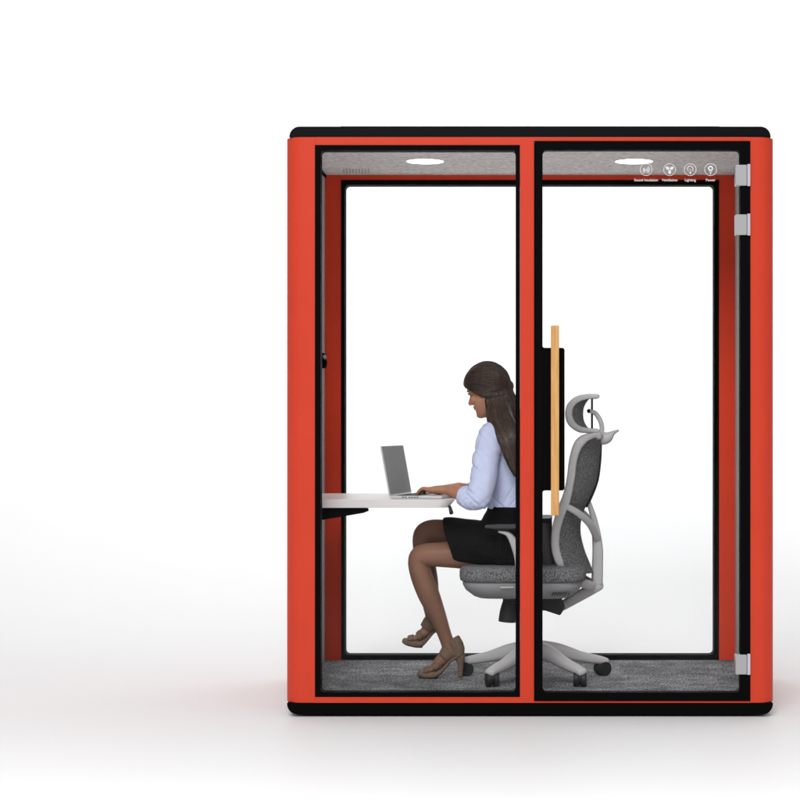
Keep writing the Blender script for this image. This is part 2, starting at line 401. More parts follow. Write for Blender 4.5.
# coat hook on the left felt wall
bm = bmesh.new()
c = P(323.2, 0, .98); hz0 = P(0, 368.5, .98).z; hz1 = P(0, 353, .98).z
prism(bm, [(-XI + .001, hz0), (-XI + .016, hz0 + .004), (-XI + .020, hz0 + .03), (-XI + .012, hz0 + .045), (-XI + .018, hz1 - .004), (-XI + .004, hz1), (-XI + .001, hz1)], .955, 1.0)
hk = obj('coat_hook', bm, M_black, booth, bevel=.002)
bm = bmesh.new(); ball(bm, (-XI + .013, .95, hz1 - .018), .008, .006, .01); obj('knob', bm, M_silver, hk)

# ------------------------------------------------------------------ desk
DZ = .838
desk = empty('wall_desk', (-XI + .002, .5, DZ - .035), 'white desktop on black brackets, fixed to the left wall inside the booth', 'desk')
bm = bmesh.new()
prism(bm, rrect(-XI + .001, -.300, .19, .81, 0, 8, (.001, .055, .055, .001)), DZ - .034, DZ, 'z')
for v in bm.verts:
    if v.co.z < DZ - .02:       # underside tapers in towards its edge
        v.co.x = -XI + .001 + (v.co.x + XI - .001) * .955; v.co.y = .5 + (v.co.y - .5) * .95
obj('desktop', bm, M_white, desk, bevel=.004, seg=3)
for y in (.235, .74):
    bm = bmesh.new()
    prism(bm, [(-XI + .001, DZ - .036), (-.652, DZ - .036), (-.648, DZ - .048), (-.668, DZ - .056), (-XI + .001, DZ - .098)], y, y + .03)
    obj('bracket', bm, M_black, desk, bevel=.002)
bm = bmesh.new(); tube(bm, [(-.322, .225, DZ - .03, .006, .006), (-.318, .222, DZ - .042, .007, .007), (-.315, .22, DZ - .055, .0085, .0085)], 3); 
obj('cable_clip', bm, M_cdark, desk)

# ------------------------------------------------------------------ laptop
a = R(13)
LF = Vector((math.cos(a), -math.sin(a), 0)); LL = Vector((math.sin(a), math.cos(a), 0)); LU = Vector((0, 0, 1))
L0 = Vector((-.563, .262, DZ + .001))
lap = empty('laptop', L0 + LF * .1 + LL * .15, 'open silver laptop with blank grey screen on the white desk under her hands', 'laptop')
def slab(bm, o, A, B, C, a, b, c):
    v = [bm.verts.new(o + A * i * a + B * j * b + C * k * c) for i in (0, 1) for j in (0, 1) for k in (0, 1)]
    for f in ((0, 1, 3, 2), (4, 6, 7, 5), (0, 4, 5, 1), (2, 3, 7, 6), (0, 2, 6, 4), (1, 5, 7, 3)): bm.faces.new([v[i] for i in f])
bm = bmesh.new(); slab(bm, L0, LF, LL, LU, .215, .305, .011); base = obj('base', bm, M_alu, lap, bevel=.003, seg=3)
bm = bmesh.new()
for r_ in range(5):
    for c_ in range(13):
        slab(bm, L0 + LF * (.025 + r_ * .018) + LL * (.018 + c_ * .0208) + LU * .0111, LF, LL, LU, .0145, .0175, .0013)
obj('keyboard', bm, M_key, base, smooth=False)
bm = bmesh.new()
for k in range(6): slab(bm, L0 - LL * .0006 + LF * (.05 + k * .011 + (.006 if k > 1 else 0)) + LU * .004, LF, LL, LU, .0075, .001, .0035)
obj('side_port', bm, M_key, base, smooth=False)
t = R(10.5)
SU = (LU * math.cos(t) - LF * math.sin(t)).normalized(); SN = (LF * math.cos(t) + LU * math.sin(t)).normalized()
bm = bmesh.new(); slab(bm, L0 + LU * .010 - SN * .006, SU, LL, SN, .205, .305, .006); lid = obj('lid', bm, M_alu, lap, bevel=.002)
bm = bmesh.new(); slab(bm, L0 + LU * .010 + SU * .006 + LL * .004 + SN * .0002, SU, LL, SN, .196, .297, .0008); obj('display', bm, M_screen, lid, smooth=False)

# ------------------------------------------------------------------ chair
CX, CY = .02, .48; CA = R(1.5)
chair = empty('office_chair', (CX, CY, FZ), 'grey ergonomic mesh office chair on castors with headrest, the woman sitting on it', 'chair')
def W(r, t, z): return Vector((CX + math.cos(CA) * r + math.sin(CA) * t, CY - math.sin(CA) * r + math.cos(CA) * t, z))
def K(px, py, t):
    # solve the backward distance r in the chair's own frame at lateral offset t
    s = (px - 530) * S
    r = (s * (1 + (CY + math.cos(CA) * t) / D) - CX - math.sin(CA) * t) / (math.cos(CA) + s * math.sin(CA) / D)
    y = CY - math.sin(CA) * r + math.cos(CA) * t
    return W(r, t, ZC - (py - 417) * S * (1 + y / D))
def Kt(pts, t, rb): return [(*K(px, py, tt if tt is not None else t), ra * .0041, rb) for px, py, ra, tt in pts]
refL = (math.sin(CA), math.cos(CA), 0)
# seat
def slab_z(bm, prof, cxr, hl, hw, rr, seg=8):
    rings = []
    for z, s, dr in prof:
        L = rrect(cxr - hl + dr * 0 + s, cxr + hl - s, -hw + s, hw - s, max(rr - s * .5, .01), seg)
        rings.append([bm.verts.new(W(p[0], p[1], z)) for p in L])
    n = len(rings[0])
    for A, B in zip(rings, rings[1:]):
        for i in range(n): bm.faces.new((A[i], A[(i + 1) % n], B[(i + 1) % n], B[i]))
    bm.faces.new(rings[0][::-1]); bm.faces.new(rings[-1])
rF = (K(460.5, 570, -.15) - Vector((CX, CY, 0))).x; rB = (K(587, 570, -.12) - Vector((CX, CY, 0))).x
cr, hl = (rF + rB) / 2, (rB - rF) / 2
zt = .566; zb = .500
bm = bmesh.new()
slab_z(bm, [(zb, .012, 0), (zb + .006, .003, 0), (zb + .02, 0, 0), (zt - .022, 0, 0), (zt - .008, .006, 0), (zt - .002, .018, 0), (zt, .04, 0)], cr, hl, .25, .10)
seat = obj('seat', bm, M_chfab, chair, angle=60)
bm = bmesh.new()
slab_z(bm, [(zb - .070, .075, 0), (zb - .062, .055, 0), (zb - .035, .022, 0), (zb - .012, .010, 0), (zb - .001, .010, 0)], cr - .002, hl - .004, .245, .10)
shl = obj('seat_shell', bm, M_cgrey2, chair, angle=60)
bm = bmesh.new()
for i in range(7):
    p = K(553 + i * 2.6, 592.5, -.2)
    slab(bm, W((p.x - CX), -.232, zb - .052), Vector((.5, 0, .87)), Vector((0, 1, 0)), Vector((.87, 0, -.5)), .016, .02, .003)
obj('slot', bm, M_cdark, shl, smooth=False)
bm = bmesh.new(); p0 = K(502, 583, -.24)
slab(bm, W(p0.x - CX, -.246, zb - .020), Vector((1, 0, 0)), Vector((0, 1, 0)), Vector((0, 0, 1)), .055, .01, .006); obj('lever', bm, M_cgrey, shl, bevel=.001)
# mechanism, gas column
bm = bmesh.new()
prism(bm, [(K(503, 0, 0).x, .432), (K(503, 0, 0).x, .395), (K(520, 0, 0).x, .372), (K(545, 0, 0).x, .372), (K(560, 0, 0).x, .352), (K(565, 0, 0).x, .385), (K(560, 0, 0).x, .432)], CY - .07, CY + .07)
mech = obj('tilt_mechanism', bm, M_cdark, chair, bevel=.006, seg=3)
bm = bmesh.new(); tube(bm, [(*K(510, 602, -.06), .030, .026), (*K(508, 612, -.06), .034, .03), (*K(507, 622, -.06), .036, .03)], 3, ends=False); obj('tension_knob', bm, M_cdark, mech, bevel=.003)
bm = bmesh.new(); tube(bm, [(CX, CY - .12, .385, .006, .006), (CX - .01, CY - .21, .382, .006, .006), (CX - .02, CY - .25, .378, .010, .014)], 4, ref=(0, 0, 1)); obj('adjustment_lever', bm, M_cdark, mech)
bm = bmesh.new(); cyl(bm, (CX, CY, .30), .019, .16); cyl(bm, (CX, CY, .235), .030, .11); obj('gas_column', bm, M_cdark, chair)
# five-star base
for k in range(5):
    th = R(90 + 72 * k + 1)
    d = Vector((math.cos(th), math.sin(th), 0)); u = Vector((-d.y, d.x, 0))
    bm = bmesh.new()
    c0 = Vector((CX, CY, 0))
    tube(bm, [(*(c0 + d * .01 + Vector((0, 0, .205))), .040, .034), (*(c0 + d * .10 + Vector((0, 0, .196))), .032, .030), (*(c0 + d * .20 + Vector((0, 0, .168))), .023, .026), (*(c0 + d * .285 + Vector((0, 0, .150))), .018, .024), (*(c0 + d * .315 + Vector((0, 0, .143))), .015, .022)], 6, n=20, ref=tuple(u), e=2.6)
    lg = obj('base_leg', bm, M_cgrey, chair, angle=60)
    cc = c0 + d * .300; rr_ = .0295
    bm = bmesh.new()
    ax = Vector((math.cos(th + 1.0 + k), math.sin(th + 1.0 + k), 0)) if k != 2 else Vector((1, 0.2, 0)).normalized()
    for s in (-1, 1):
        m = Matrix.Translation(cc + ax * .0155 * s + Vector((0, 0, FZ + rr_))) @ ax.to_track_quat('Z', 'Y').to_matrix().to_4x4()
        bmesh.ops.create_cone(bm, cap_ends=True, segments=28, radius1=rr_, radius2=rr_, depth=.021, matrix=m)
    cyl(bm, (cc.x, cc.y, FZ + rr_ + .012), .012, .045)
    m = Matrix.Translation(cc + Vector((0, 0, FZ + rr_ + .004))) @ ax.to_track_quat('Z', 'Y').to_matrix().to_4x4()
    bmesh.ops.create_cone(bm, cap_ends=True, segments=28, radius1=rr_ * .95, radius2=rr_ * .95, depth=.010, matrix=m)
    obj('castor', bm, M_cdark, lg, bevel=.003)
# backrest frame: near and far side loops
HW = .215
edge = [(598, 436, 3.4, -.14), (588, 438, 3.8, -.18), (579, 444, 4.3, -.21), (573.5, 458, 4.0, None), (570.5, 480, 3.9, None), (566, 500, 4.2, None),
        (559, 518, 4.4, None), (555.5, 535, 4.0, None), (556, 551, 4.0, -.21), (562, 566, 4.0, -.19), (575, 579, 4.4, -.14), (591, 586, 5.0, -.05)]
for s in (-1, 1):
    bm = bmesh.new(); L = []
    for px, py, ra, tt in edge:
        q = K(px, py, tt if tt is not None else -HW)        # the profile is read on the near side
        rr_ = (q.x - CX - math.sin(CA) * (tt if tt is not None else -HW)) / math.cos(CA)
        L.append((*W(rr_, (tt if tt is not None else -HW) * -s, q.z), ra * 1.02 * .0041, .016))
    tube(bm, L, 6, n=18, ref=refL, e=3)
    fr = obj('back_frame', bm, M_cgrey, chair, angle=60)
    bm = bmesh.new(); L = []
    for px, py, ra, tt in [(566, 506, 3.2, -.215), (578, 513, 3.4, -.19), (590, 524, 3.7, -.11), (597, 538, 3.7, -.03)]:
        q = K(px, py, tt); rr_ = (q.x - CX - math.sin(CA) * tt) / math.cos(CA)
        L.append((*W(rr_, tt * -s, q.z), ra * .0041, .014))
    tube(bm, L, 6, n=16, ref=refL, e=3); obj('back_strut', bm, M_cgrey, fr, angle=60)
# curved back mesh
rows = [(438, 594, 600), (446, 581, 600), (458, 575, 599), (480, 571.5, 596), (498, 567, 589), (512, 562, 582.5), (524, 559, 579.5), (536, 557, 579.5), (551, 558, 583), (564, 564, 588), (574, 574, 592)]
rows = smooth_path([tuple(map(float, r_)) for r_ in rows], 4)
bm = bmesh.new(); G = []
for py, pe, pc in rows:
    q = K(pe, py, -HW); c_ = K(pc, py, 0); re = (q.x - CX + math.sin(CA) * HW); rc_ = c_.x - CX
    z = (q.z + c_.z) / 2; row = []
    for j in range(25):
        tt = -1 + 2 * j / 24
        row.append((re + (rc_ - re) * (1 - abs(tt) ** 2.2), tt * (HW - .004), q.z + (z - q.z) * (1 - tt * tt)))
    G.append(row)
for off in (0, .006):
    vv = [[bm.verts.new(W(p[0] + off, p[1], p[2])) for p in row] for row in G]
    for A, B in zip(vv, vv[1:]):
        for j in range(24): bm.faces.new((A[j], A[j + 1], B[j + 1], B[j]))
obj('back_mesh', bm, M_mesh, chair, angle=180)
# darker mid seam strip on the back and lumbar pad
bm = bmesh.new(); tube(bm, Kt([(600.5, 440, 1.6, None), (600, 458, 1.6, None), (597.2, 480, 1.6, None), (590.5, 498, 1.6, None), (586, 506, 1.6, None)], .0, .04), 4, ref=refL, e=4); obj('back_spine', bm, M_cdark, chair)
bm = bmesh.new(); tube(bm, Kt([(546, 521, 6, None), (546, 535, 6.5, None), (547, 550, 6.5, None), (549, 563, 6, None)], .02, .15), 4, ref=refL, e=4, ends=False); lp = obj('lumbar_pad', bm, M_lumb, chair, bevel=.004)
bm = bmesh.new(); tube(bm, Kt([(546, 516.5, 6.2, None), (546, 520.3, 6.2, None)], .02, .152), 1, ref=refL, e=4, ends=False); obj('pad_cap', bm, M_cdark, lp, bevel=.003)
# rear post and lower arm
bm = bmesh.new(); tube(bm, Kt([(588, 500, 2.2, None), (594, 520, 3.4, None), (597.5, 545, 5.2, None), (597.5, 566, 5.6, None), (597, 583, 5.8, None)], 0, .030), 5, ref=refL, e=4)
tube(bm, Kt([(598.5, 584.5, 6.0, None), (588, 591, 5.6, None), (575, 598.5, 5.2, None), (562, 606, 4.8, None)], 0, .028), 3, ref=refL, e=4)
obj('rear_post', bm, M_cgrey, chair, angle=50)
# top cap with hanger wings
bm = bmesh.new(); tube(bm, Kt([(591, 436, 2.5, None), (600, 438, 6.5, None), (607, 437.5, 6.0, None), (613, 433, 2.4, None), (618, 430.5, 1.2, None)], 0, .055), 5, ref=refL, e=3)
tube(bm, [(*K(593, 436, -.17), .012, .012), (*K(599, 436, -.08), .014, .014), (*K(601, 437, 0), .018, .014), (*K(599, 436, .08), .014, .014), (*K(593, 436, .17), .012, .012)], 5, ref=(1, 0, 0))
obj('top_bracket', bm, M_cgrey, chair, angle=50)
# headrest
HRW = .115
for s in (1, -1):
    bm = bmesh.new()
    L = Kt([(598, 396.3, 1.9, None), (588, 396.5, 2.3, None), (578, 399, 2.8, None), (571, 405, 3.1, None), (568.8, 414, 3.1, None), (571.5, 423, 3.1, None), (579, 429, 2.8, None), (588, 430.6, 2.3, None), (598, 431, 1.9, None)], HRW * s if s < 0 else HRW, .011)
    if s > 0:   # far side repeats the near side's profile
        L = [(*W(Vector(p[:3]).x - CX, HRW, p[2]), p[3], p[4]) for p in Kt([(598, 396.3, 1.9, None), (588, 396.5, 2.3, None), (578, 399, 2.8, None), (571, 405, 3.1, None), (568.8, 414, 3.1, None), (571.5, 423, 3.1, None), (579, 429, 2.8, None), (588, 430.6, 2.3, None), (598, 431, 1.9, None)], -HRW, .011)]
    L = [(p[0], p[1], p[2], p[3] * 1.12, p[4]) for p in L]
    tube(bm, L, 6, ref=refL, e=3)
    hr = obj('headrest_frame', bm, M_cgrey, chair, angle=60)
bm = bmesh.new()
NZ = 16
for off in (0, .004):
    vv = []
    for i in range(NZ + 1):
        py = 399 + 30 * i / NZ; w = (py - 414) / 16; pe = 572 + 13 * abs(w) ** 2.2
        q = K(pe, py, -HRW); re = q.x - CX
        vv.append([bm.verts.new(W(re + .045 * (1 - abs(-1 + 2 * j / 16) ** 2.4) * (1 - .55 * w * w) + off, (-1 + 2 * j / 16) * HRW, q.z)) for j in range(17)])
    for A, B in zip(vv, vv[1:]):
        for j in range(16): bm.faces.new((A[j], A[j + 1], B[j + 1], B[j]))
obj('headrest_mesh', bm, M_mesh, hr, angle=180)
bm = bmesh.new(); tube(bm, Kt([(592, 396, 1.1, None), (592, 414, 1.1, None), (592, 431, 1.1, None)], 0, .012), 3, ref=refL, e=4)
ball(bm, K(589, 411, -.02), .009, .016, .009); obj('headrest_bar', bm, M_cdark, hr)
bm = bmesh.new(); tube(bm, Kt([(589, 411, 2.0, None), (595, 413, 2.3, None), (600, 420, 2.4, None), (602, 428, 2.4, None), (601, 436, 2.6, None)], -.02, .012), 5, ref=refL, e=3); obj('headrest_arm', bm, M_cgrey, hr)
# armrests
for s in (-1, 1):
    tt = -.265 * (1 if s < 0 else -1)
    def A_(px, py):
        q = K(px, py, -.265); return W(q.x - CX + math.sin(CA) * .265, tt, q.z)
    bm = bmesh.new(); tube(bm, [(*A_(486, 526.5), .006, .028), (*A_(497, 526.8), .010, .040), (*A_(515, 526.6), .010, .044), (*A_(530, 526), .010, .040), (*A_(541, 525.5), .008, .030)], 5, n=20, ref=(0, 1, 0), e=3)
    ar = obj('armrest', bm, M_pad, chair, angle=60)
    bm = bmesh.new(); tube(bm, [(*A_(499, 531.5), .005, .022), (*A_(508, 534), .011, .022), (*A_(514.5, 544), .017, .020), (*A_(518, 558), .015, .016), (*A_(519, 575), .013, .012), (*A_(520, 592), .012, .010)], 5, n=18, ref=(0, 1, 0), e=3)
    tube(bm, [(*A_(519, 585), .012, .010), (*(A_(520, 588) + Vector((0, -.05 * s * -1 * -1, -.0))), .014, .012)], 1, ref=(0, 0, 1))
    obj('arm_support', bm, M_cgrey, ar, angle=60)

# ------------------------------------------------------------------ woman
PY = .465
person = empty('person', (CX - .02, PY, FZ), 'seated woman with long dark hair, pale blue shirt and black skirt, typing', 'person')
def T(lst): return [(*P(px, py, y), ra, rb) for px, py, y, ra, rb in lst]
X = Vector((1, 0, 0)); Y = Vector((0, 1, 0)); Z = Vector((0, 0, 1))
# head frame
pitch, yaw, hs = R(19), R(22), .93
Fw = Vector((-math.cos(pitch) * math.cos(yaw), math.cos(pitch) * math.sin(yaw), -math.sin(pitch)))
Lw = Vector((math.sin(yaw), math.cos(yaw), 0)); Uw = Lw.cross(Fw).normalized()
if Uw.z < 0: Uw = -Uw
HB = P(480.5, 418.7, PY) - Fw * .080 * hs
def H(f, h, l=0): return HB + Fw * f * hs + Uw * h * hs + Lw * l * hs
headrot = Matrix((Fw, Lw, Uw)).transposed()
b = bmesh.new()
hsec = [(.000, .078, .030, .020), (.010, .087, .000, .033), (.024, .088, -.035, .045), (.042, .086, -.058, .056), (.062, .085, -.072, .064), (.085, .084, -.084, .069), (.105, .0825, -.090, .072),
        (.125, .087, -.095, .075), (.150, .089, -.097, .0765), (.172, .083, -.093, .073), (.192, .068, -.080, .063), (.208, .045, -.060, .047), (.218, .018, -.032, .026)]
loft(b, [(H((f + bk) / 2, h), Fw * (f - bk) / 2 * hs, Lw * w * hs) for h, f, bk, w in smooth_path(hsec, 3)], n=40, e=2.25)
def hb(f, h, l, rf, rl, rh): ball(b, H(f, h, l), rf * hs, rl * hs, rh * hs, rot=headrot)
tube(b, [(*H(.086, .112), .007 * hs, .007 * hs), (*H(.094, .098), .008 * hs, .008 * hs), (*H(.103, .084), .010 * hs, .0095 * hs), (*H(.106, .078), .009 * hs, .010 * hs)], 3, n=12, ref=tuple(Lw))
hb(.092, .074, .010, .010, .008, .007); hb(.092, .074, -.010, .010, .008, .007)
hb(.084, .058, 0, .0125, .020, .0048); hb(.083, .0475, 0, .0125, .018, .0055)
hb(.080, .016, 0, .013, .016, .013)
hb(.078, .129, .030, .013, .020, .006); hb(.078, .129, -.030, .013, .020, .006)
hb(.062, .085, .042, .020, .020, .018); hb(.062, .085, -.042, .020, .020, .018)
for s in (-1, 1):
    ball(b, H(-.004, .098, .073 * s), .017 * hs, .007 * hs, .030 * hs, rot=headrot)
    ball(b, H(.002, .074, .070 * s), .009 * hs, .006 * hs, .010 * hs, rot=headrot)
# neck
tube(b, [(*H(-.034, .055), .046, .050), (*P(496, 411, PY), .044, .050), (*P(499, 423, PY), .046, .055), (*P(501, 438, PY), .055, .07)], 4, ref=(0, 1, 0))
# arms
def hand(b, wrist, fwd, up, side, tipdrop, s=1.0):
    """palm, four fingers of unequal length and a thumb leaving the side of the palm; side = towards the thumb"""
    palm = wrist + fwd * .045
    secs = [(wrist - fwd * .012, side * .024, up * .018), (wrist + fwd * .015, side * .030, up * .018), (wrist + fwd * .05, side * .038, up * .0165), (wrist + fwd * .078, side * .039, up * .011), (wrist + fwd * .086, side * .034, up * .008)]
    loft(b, secs, n=20, e=2.4)
    for off, ln, sp in ((.029, .068, .10), (.010, .076, .02), (-.009, .070, -.05), (-.027, .055, -.13)):
        d0 = (fwd + side * sp).normalized(); base = wrist + fwd * .074 + side * off
        q1 = base + d0 * ln * .38 + up * .006; q2 = q1 + d0 * ln * .30 - up * .009; q3 = q2 + d0 * ln * .20 - up * tipdrop
        tube(b, [(*base, .0088, .0088), (*q1, .0086, .0086), (*q2, .0075, .0075), (*q3, .0060, .0060)], 4, n=10, ref=tuple(side))
    d0 = (fwd * .75 + side * .66).normalized(); base = wrist + fwd * .022 + side * .024 - up * .004
    q1 = base + d0 * .034; q2 = q1 + (d0 + fwd * .4).normalized() * .030 - up * .006; q3 = q2 + (fwd * .95 - up * .3).normalized() * .020
    tube(b, [(*base, .0125, .0125), (*q1, .0108, .0108), (*q2, .0092, .0092), (*q3, .0070, .0070)], 4, n=12, ref=tuple(up))
armN = [(494, 436, .305, .040, .040), (489, 455, .285, .037, .037), (485, 477, .265, .034, .034), (481, 496, .250, .034, .034), (472, 497, .275, .034, .034), (458, 492.5, .315, .030, .030), (447.5, 489.5, .345, .021, .025)]
tube(b, T(armN), 5)
wN = P(447, 489.3, .346); fN = Vector((-.88, .44, -.05)).normalized(); upN = Vector((-.12, .10, 1)); upN = (upN - fN * upN.dot(fN)).normalized(); sN = upN.cross(fN).normalized()
if sN.y < 0: sN = -sN            # thumb side faces the far side on the near hand
hand(b, wN, fN, upN, sN, .012)
armF = [(500, 436, .625, .040, .040), (494, 462, .66, .041, .041), (492, 490, .68, .037, .037), (478, 492, .64, .034, .034), (458, 487.5, .575, .022, .026)]
tube(b, T(armF), 5)
wF = P(458, 487.0, .572); fF = Vector((-.93, -.32, -.12)).normalized(); upF = Vector((-.1, -.05, 1)); upF = (upF - fF * upF.dot(fF)).normalized(); sF = upF.cross(fF).normalized()
if sF.y > 0: sF = -sF
hand(b, wF, fF, upF, sF, .014)
# trunk (under the clothes)
trunk = [(566, 513, .060, .10), (560, 512, .098, .15), (548, 513, .108, .172), (530, 512, .098, .160), (510, 510, .076, .122), (488, 507, .080, .125), (468, 504, .092, .145), (452, 503, .088, .158), (440, 501, .070, .165), (431, 499, .052, .120), (425, 497, .045, .060)]
def trunk_secs(inf, lo=0, hi=99):
    return [(P(c, py, PY), X * (a_ + inf), Y * (w_ + inf)) for py, c, a_, w_ in smooth_path(trunk, 3) if lo <= py <= hi or hi == 99]
loft(b, trunk_secs(0), n=32)
# near leg (planted foot)
yN, yF = .50, .515
legN = [(508, 553, .42, .078, .078), (480, 553, .405, .072, .075), (448, 554.5, .395, .054, .058), (425, 555, .40, .047, .050), (418.5, 560, .405, .043, .046), (421, 575, .415, .044, .044), (428.5, 594, .44, .045, .045), (437, 614, .465, .036, .037), (444, 633, .49, .029, .029), (449, 647, yN, .028, .027)]
tube(b, T(legN), 6, n=28)
# near foot: heel, instep, ball, toes
tube(b, T([(452, 645.2, yN, .030, .027), (450, 652.2, yN, .034, .026), (440, 661.2, yN, .024, .029), (431, 669.4, yN, .014, .035), (423, 672, yN, .009, .032)]), 4, n=20)
# far leg (raised, foot dangling)
legF = [(508, 548, .56, .078, .078), (482, 540, .545, .070, .072), (450, 534, .53, .058, .060), (430, 532.5, .525, .052, .052), (423.5, 539, .53, .046, .048), (425, 560, .545, .043, .046), (428, 585, .57, .044, .045), (430.5, 605, .59, .033, .034), (432, 617, .60, .027, .028)]
tube(b, T(legF), 6, n=28)
tube(b, T([(434, 615, .60, .028, .026), (434, 622, .60, .031, .026), (426, 631, .60, .024, .029), (417, 637.5, .60, .014, .034), (411, 639.5, .60, .009, .030)]), 4, n=20)
for s_, (bx, by, yy) in ((0, (425.5, 672, yN)), (1, (411.5, 639.5, .60))):
    for i in range(5):
        yy_ = yy - .028 + i * .0135
        tube(b, T([(bx + 2, by - .4, yy_, .008, .0065), (bx - 3.2 + (i * .5), by + .8, yy_, .0068, .0066)]), 2, n=10)
bmB = remeshed(b, .0030, 5, .5)
# regions: skin, stockings, lips
for f in bmB.faces:
    c = f.calc_center_median()
    if c.z < .78: f.material_index = 1
    d = c - H(.092, .053)
    if abs(d.dot(Uw)) < .0105 * hs and abs(d.dot(Lw)) < .021 and d.dot(Fw) > -.010: f.material_index = 2
body = obj('body', bmB, None, person, mats=[M_skin, M_stock, M_lips], angle=180)
for s in (-1, 1):
    bm = bmesh.new(); ball(bm, H(.0705, .113, .031 * s), .0115 * hs, .0125 * hs, .0085 * hs, rot=headrot); e_ = obj('eye', bm, M_eyew, person)
    bm = bmesh.new(); ball(bm, H(.0785, .111, .031 * s), .0048 * hs, .0065 * hs, .0065 * hs, rot=headrot); obj('iris', bm, M_key, e_)
    bm = bmesh.new(); tube(bm, [(*H(.087, .131, .014 * s), .0022, .003), (*H(.086, .136, .030 * s), .0022, .003), (*H(.074, .134, .046 * s), .0015, .002)], 4, n=8, ref=tuple(Uw)); obj('eyebrow', bm, M_hair, person)
    bm = bmesh.new(); tube(bm, [(*H(.088, .1165, .018 * s), .0014, .002), (*H(.0885, .119, .031 * s), .0016, .003), (*H(.076, .116, .044 * s), .0014, .002)], 4, n=8, ref=tuple(Uw)); obj('eyelash', bm, M_key, person)
bm = bmesh.new(); ball(bm, H(.004, .064, -.077), .0032); obj('earring', bm, M_cgrey2, person)
# shirt
b = bmesh.new()
loft(b, [(P(c, py, PY), X * (a_ + .010), Y * (w_ + .010)) for py, c, a_, w_ in smooth_path(trunk, 3) if 423 < py < 514], n=36)
ball(b, P(490, 470, PY - .065), .050, .052, .050); ball(b, P(490, 470, PY + .065), .050, .052, .050)
sl = [(503, 434, .400, .055, .060), (496, 434, .335, .058, .055), (490, 442, .300, .054, .054), (487, 456, .285, .051, .050), (484, 474, .265, .050, .048), (481, 489, .252, .050, .046), (479.5, 497.5, .250, .045, .043), (471, 498, .270, .045, .042), (466, 496.5, .285, .040, .039)]
tube(b, T(sl), 6, n=28, ends=False)
tube(b, T([(499, 434.5, .59, .050, .046), (499, 437, .63, .050, .050), (494, 462, .66, .046, .046), (491, 490, .68, .044, .044), (478, 492, .645, .041, .041)]), 6, n=28, ends=False)
b = remeshed(b, .0035, 8, .5)
b.normal_update()
for v in b.verts:
    c = v.co
    # drawn folds: across the elbow, down the upper arm, gathered over the waistband
    fold = noise.noise(Vector((c.x * 7 + c.z * 5, c.y * 6, (c.z + c.x * .9) * 21)))
    fine = noise.noise(Vector((c.x * 50, c.y * 30, c.z * 26)))
    mask = max(0, min(1, .55 + 1.6 * noise.noise(Vector((c.x * 7 + 3, c.y * 7, c.z * 7)))))
    f2 = noise.noise(Vector((c.x * 26 - c.z * 9 + 7, c.y * 9, c.z * 6)))
    cr_ = math.exp(-(fold / .085) ** 2) + .7 * math.exp(-(f2 / .07) ** 2)
    v.co += v.normal * (.0050 * fold - .0058 * mask * cr_ + .0050)
shirt = obj('shirt', b, M_shirt, person, angle=180)
# rolled cuff bands and collar as part of the shirt
bm = bmesh.new(); tube(bm, T([(470, 498.2, .272, .045, .043), (466.5, 496.8, .283, .046, .044), (462.3, 495.2, .296, .041, .041)]), 3, n=28, ends=False)
b2 = remeshed(bm, .003, 5, .5, disp=.0022, dscale=.02); obj('cuff', b2, M_shirt, shirt, angle=180)
bm = bmesh.new(); tube(bm, T([(479, 492, .645, .040, .040), (470, 490.5, .615, .038, .038)]), 3, n=28, ends=False)
b2 = remeshed(bm, .003, 5, .5, disp=.0022, dscale=.02); obj('cuff', b2, M_shirt, shirt, angle=180)
bm = bmesh.new(); tube(bm, T([(499, 430, PY, .058, .072), (496.5, 424.5, PY, .060, .062), (495, 421, PY, .058, .058)]), 3, n=32, ends=False); obj('collar', bm, M_shirt, shirt, bevel=.002)
# skirt
b = bmesh.new()
loft(b, [(P(c - min(max(py - 506, 0) * .26, 5.2), py, PY), X * (a_ + .014 + min(max(py - 506, 0) * .0006, .010)), Y * (w_ + .016)) for py, c, a_, w_ in smooth_path(trunk, 3) if 504.5 < py < 565], n=36)
sk = [(512, 546, .110, .185, 0), (498, 545, .090, .182, 2), (483, 543.5, .095, .178, 5), (468, 542, .098, .172, 8), (456, 541, .099, .166, 12), (449.5, 540.5, .097, .160, 16)]
secs = []
for px, py, hv, hy, tl in smooth_path(sk, 4):
    secs.append((P(px, py, PY), (Z * math.cos(R(tl)) - X * math.sin(R(tl))) * hv, Y * hy))
loft(b, secs, n=40, e=2.5)
b = remeshed(b, .0035, 5, .5)
b.normal_update()
for v in b.verts:
    c = v.co; v.co += v.normal * .004 * (noise.noise(Vector((c.x * 10, c.y * 8, c.z * 26 + c.x * 12))))
skirt = obj('skirt', b, M_skirt, person, angle=180)
bm = bmesh.new(); loft(bm, [(P(510.5, py, PY), X * a_, Y * w_) for py, a_, w_ in ((514.5, .099, .146), (514, .103, .148), (510, .098, .142), (506.5, .094, .139), (505.8, .091, .136))], n=40); obj('waistband', bm, M_skirt, skirt)
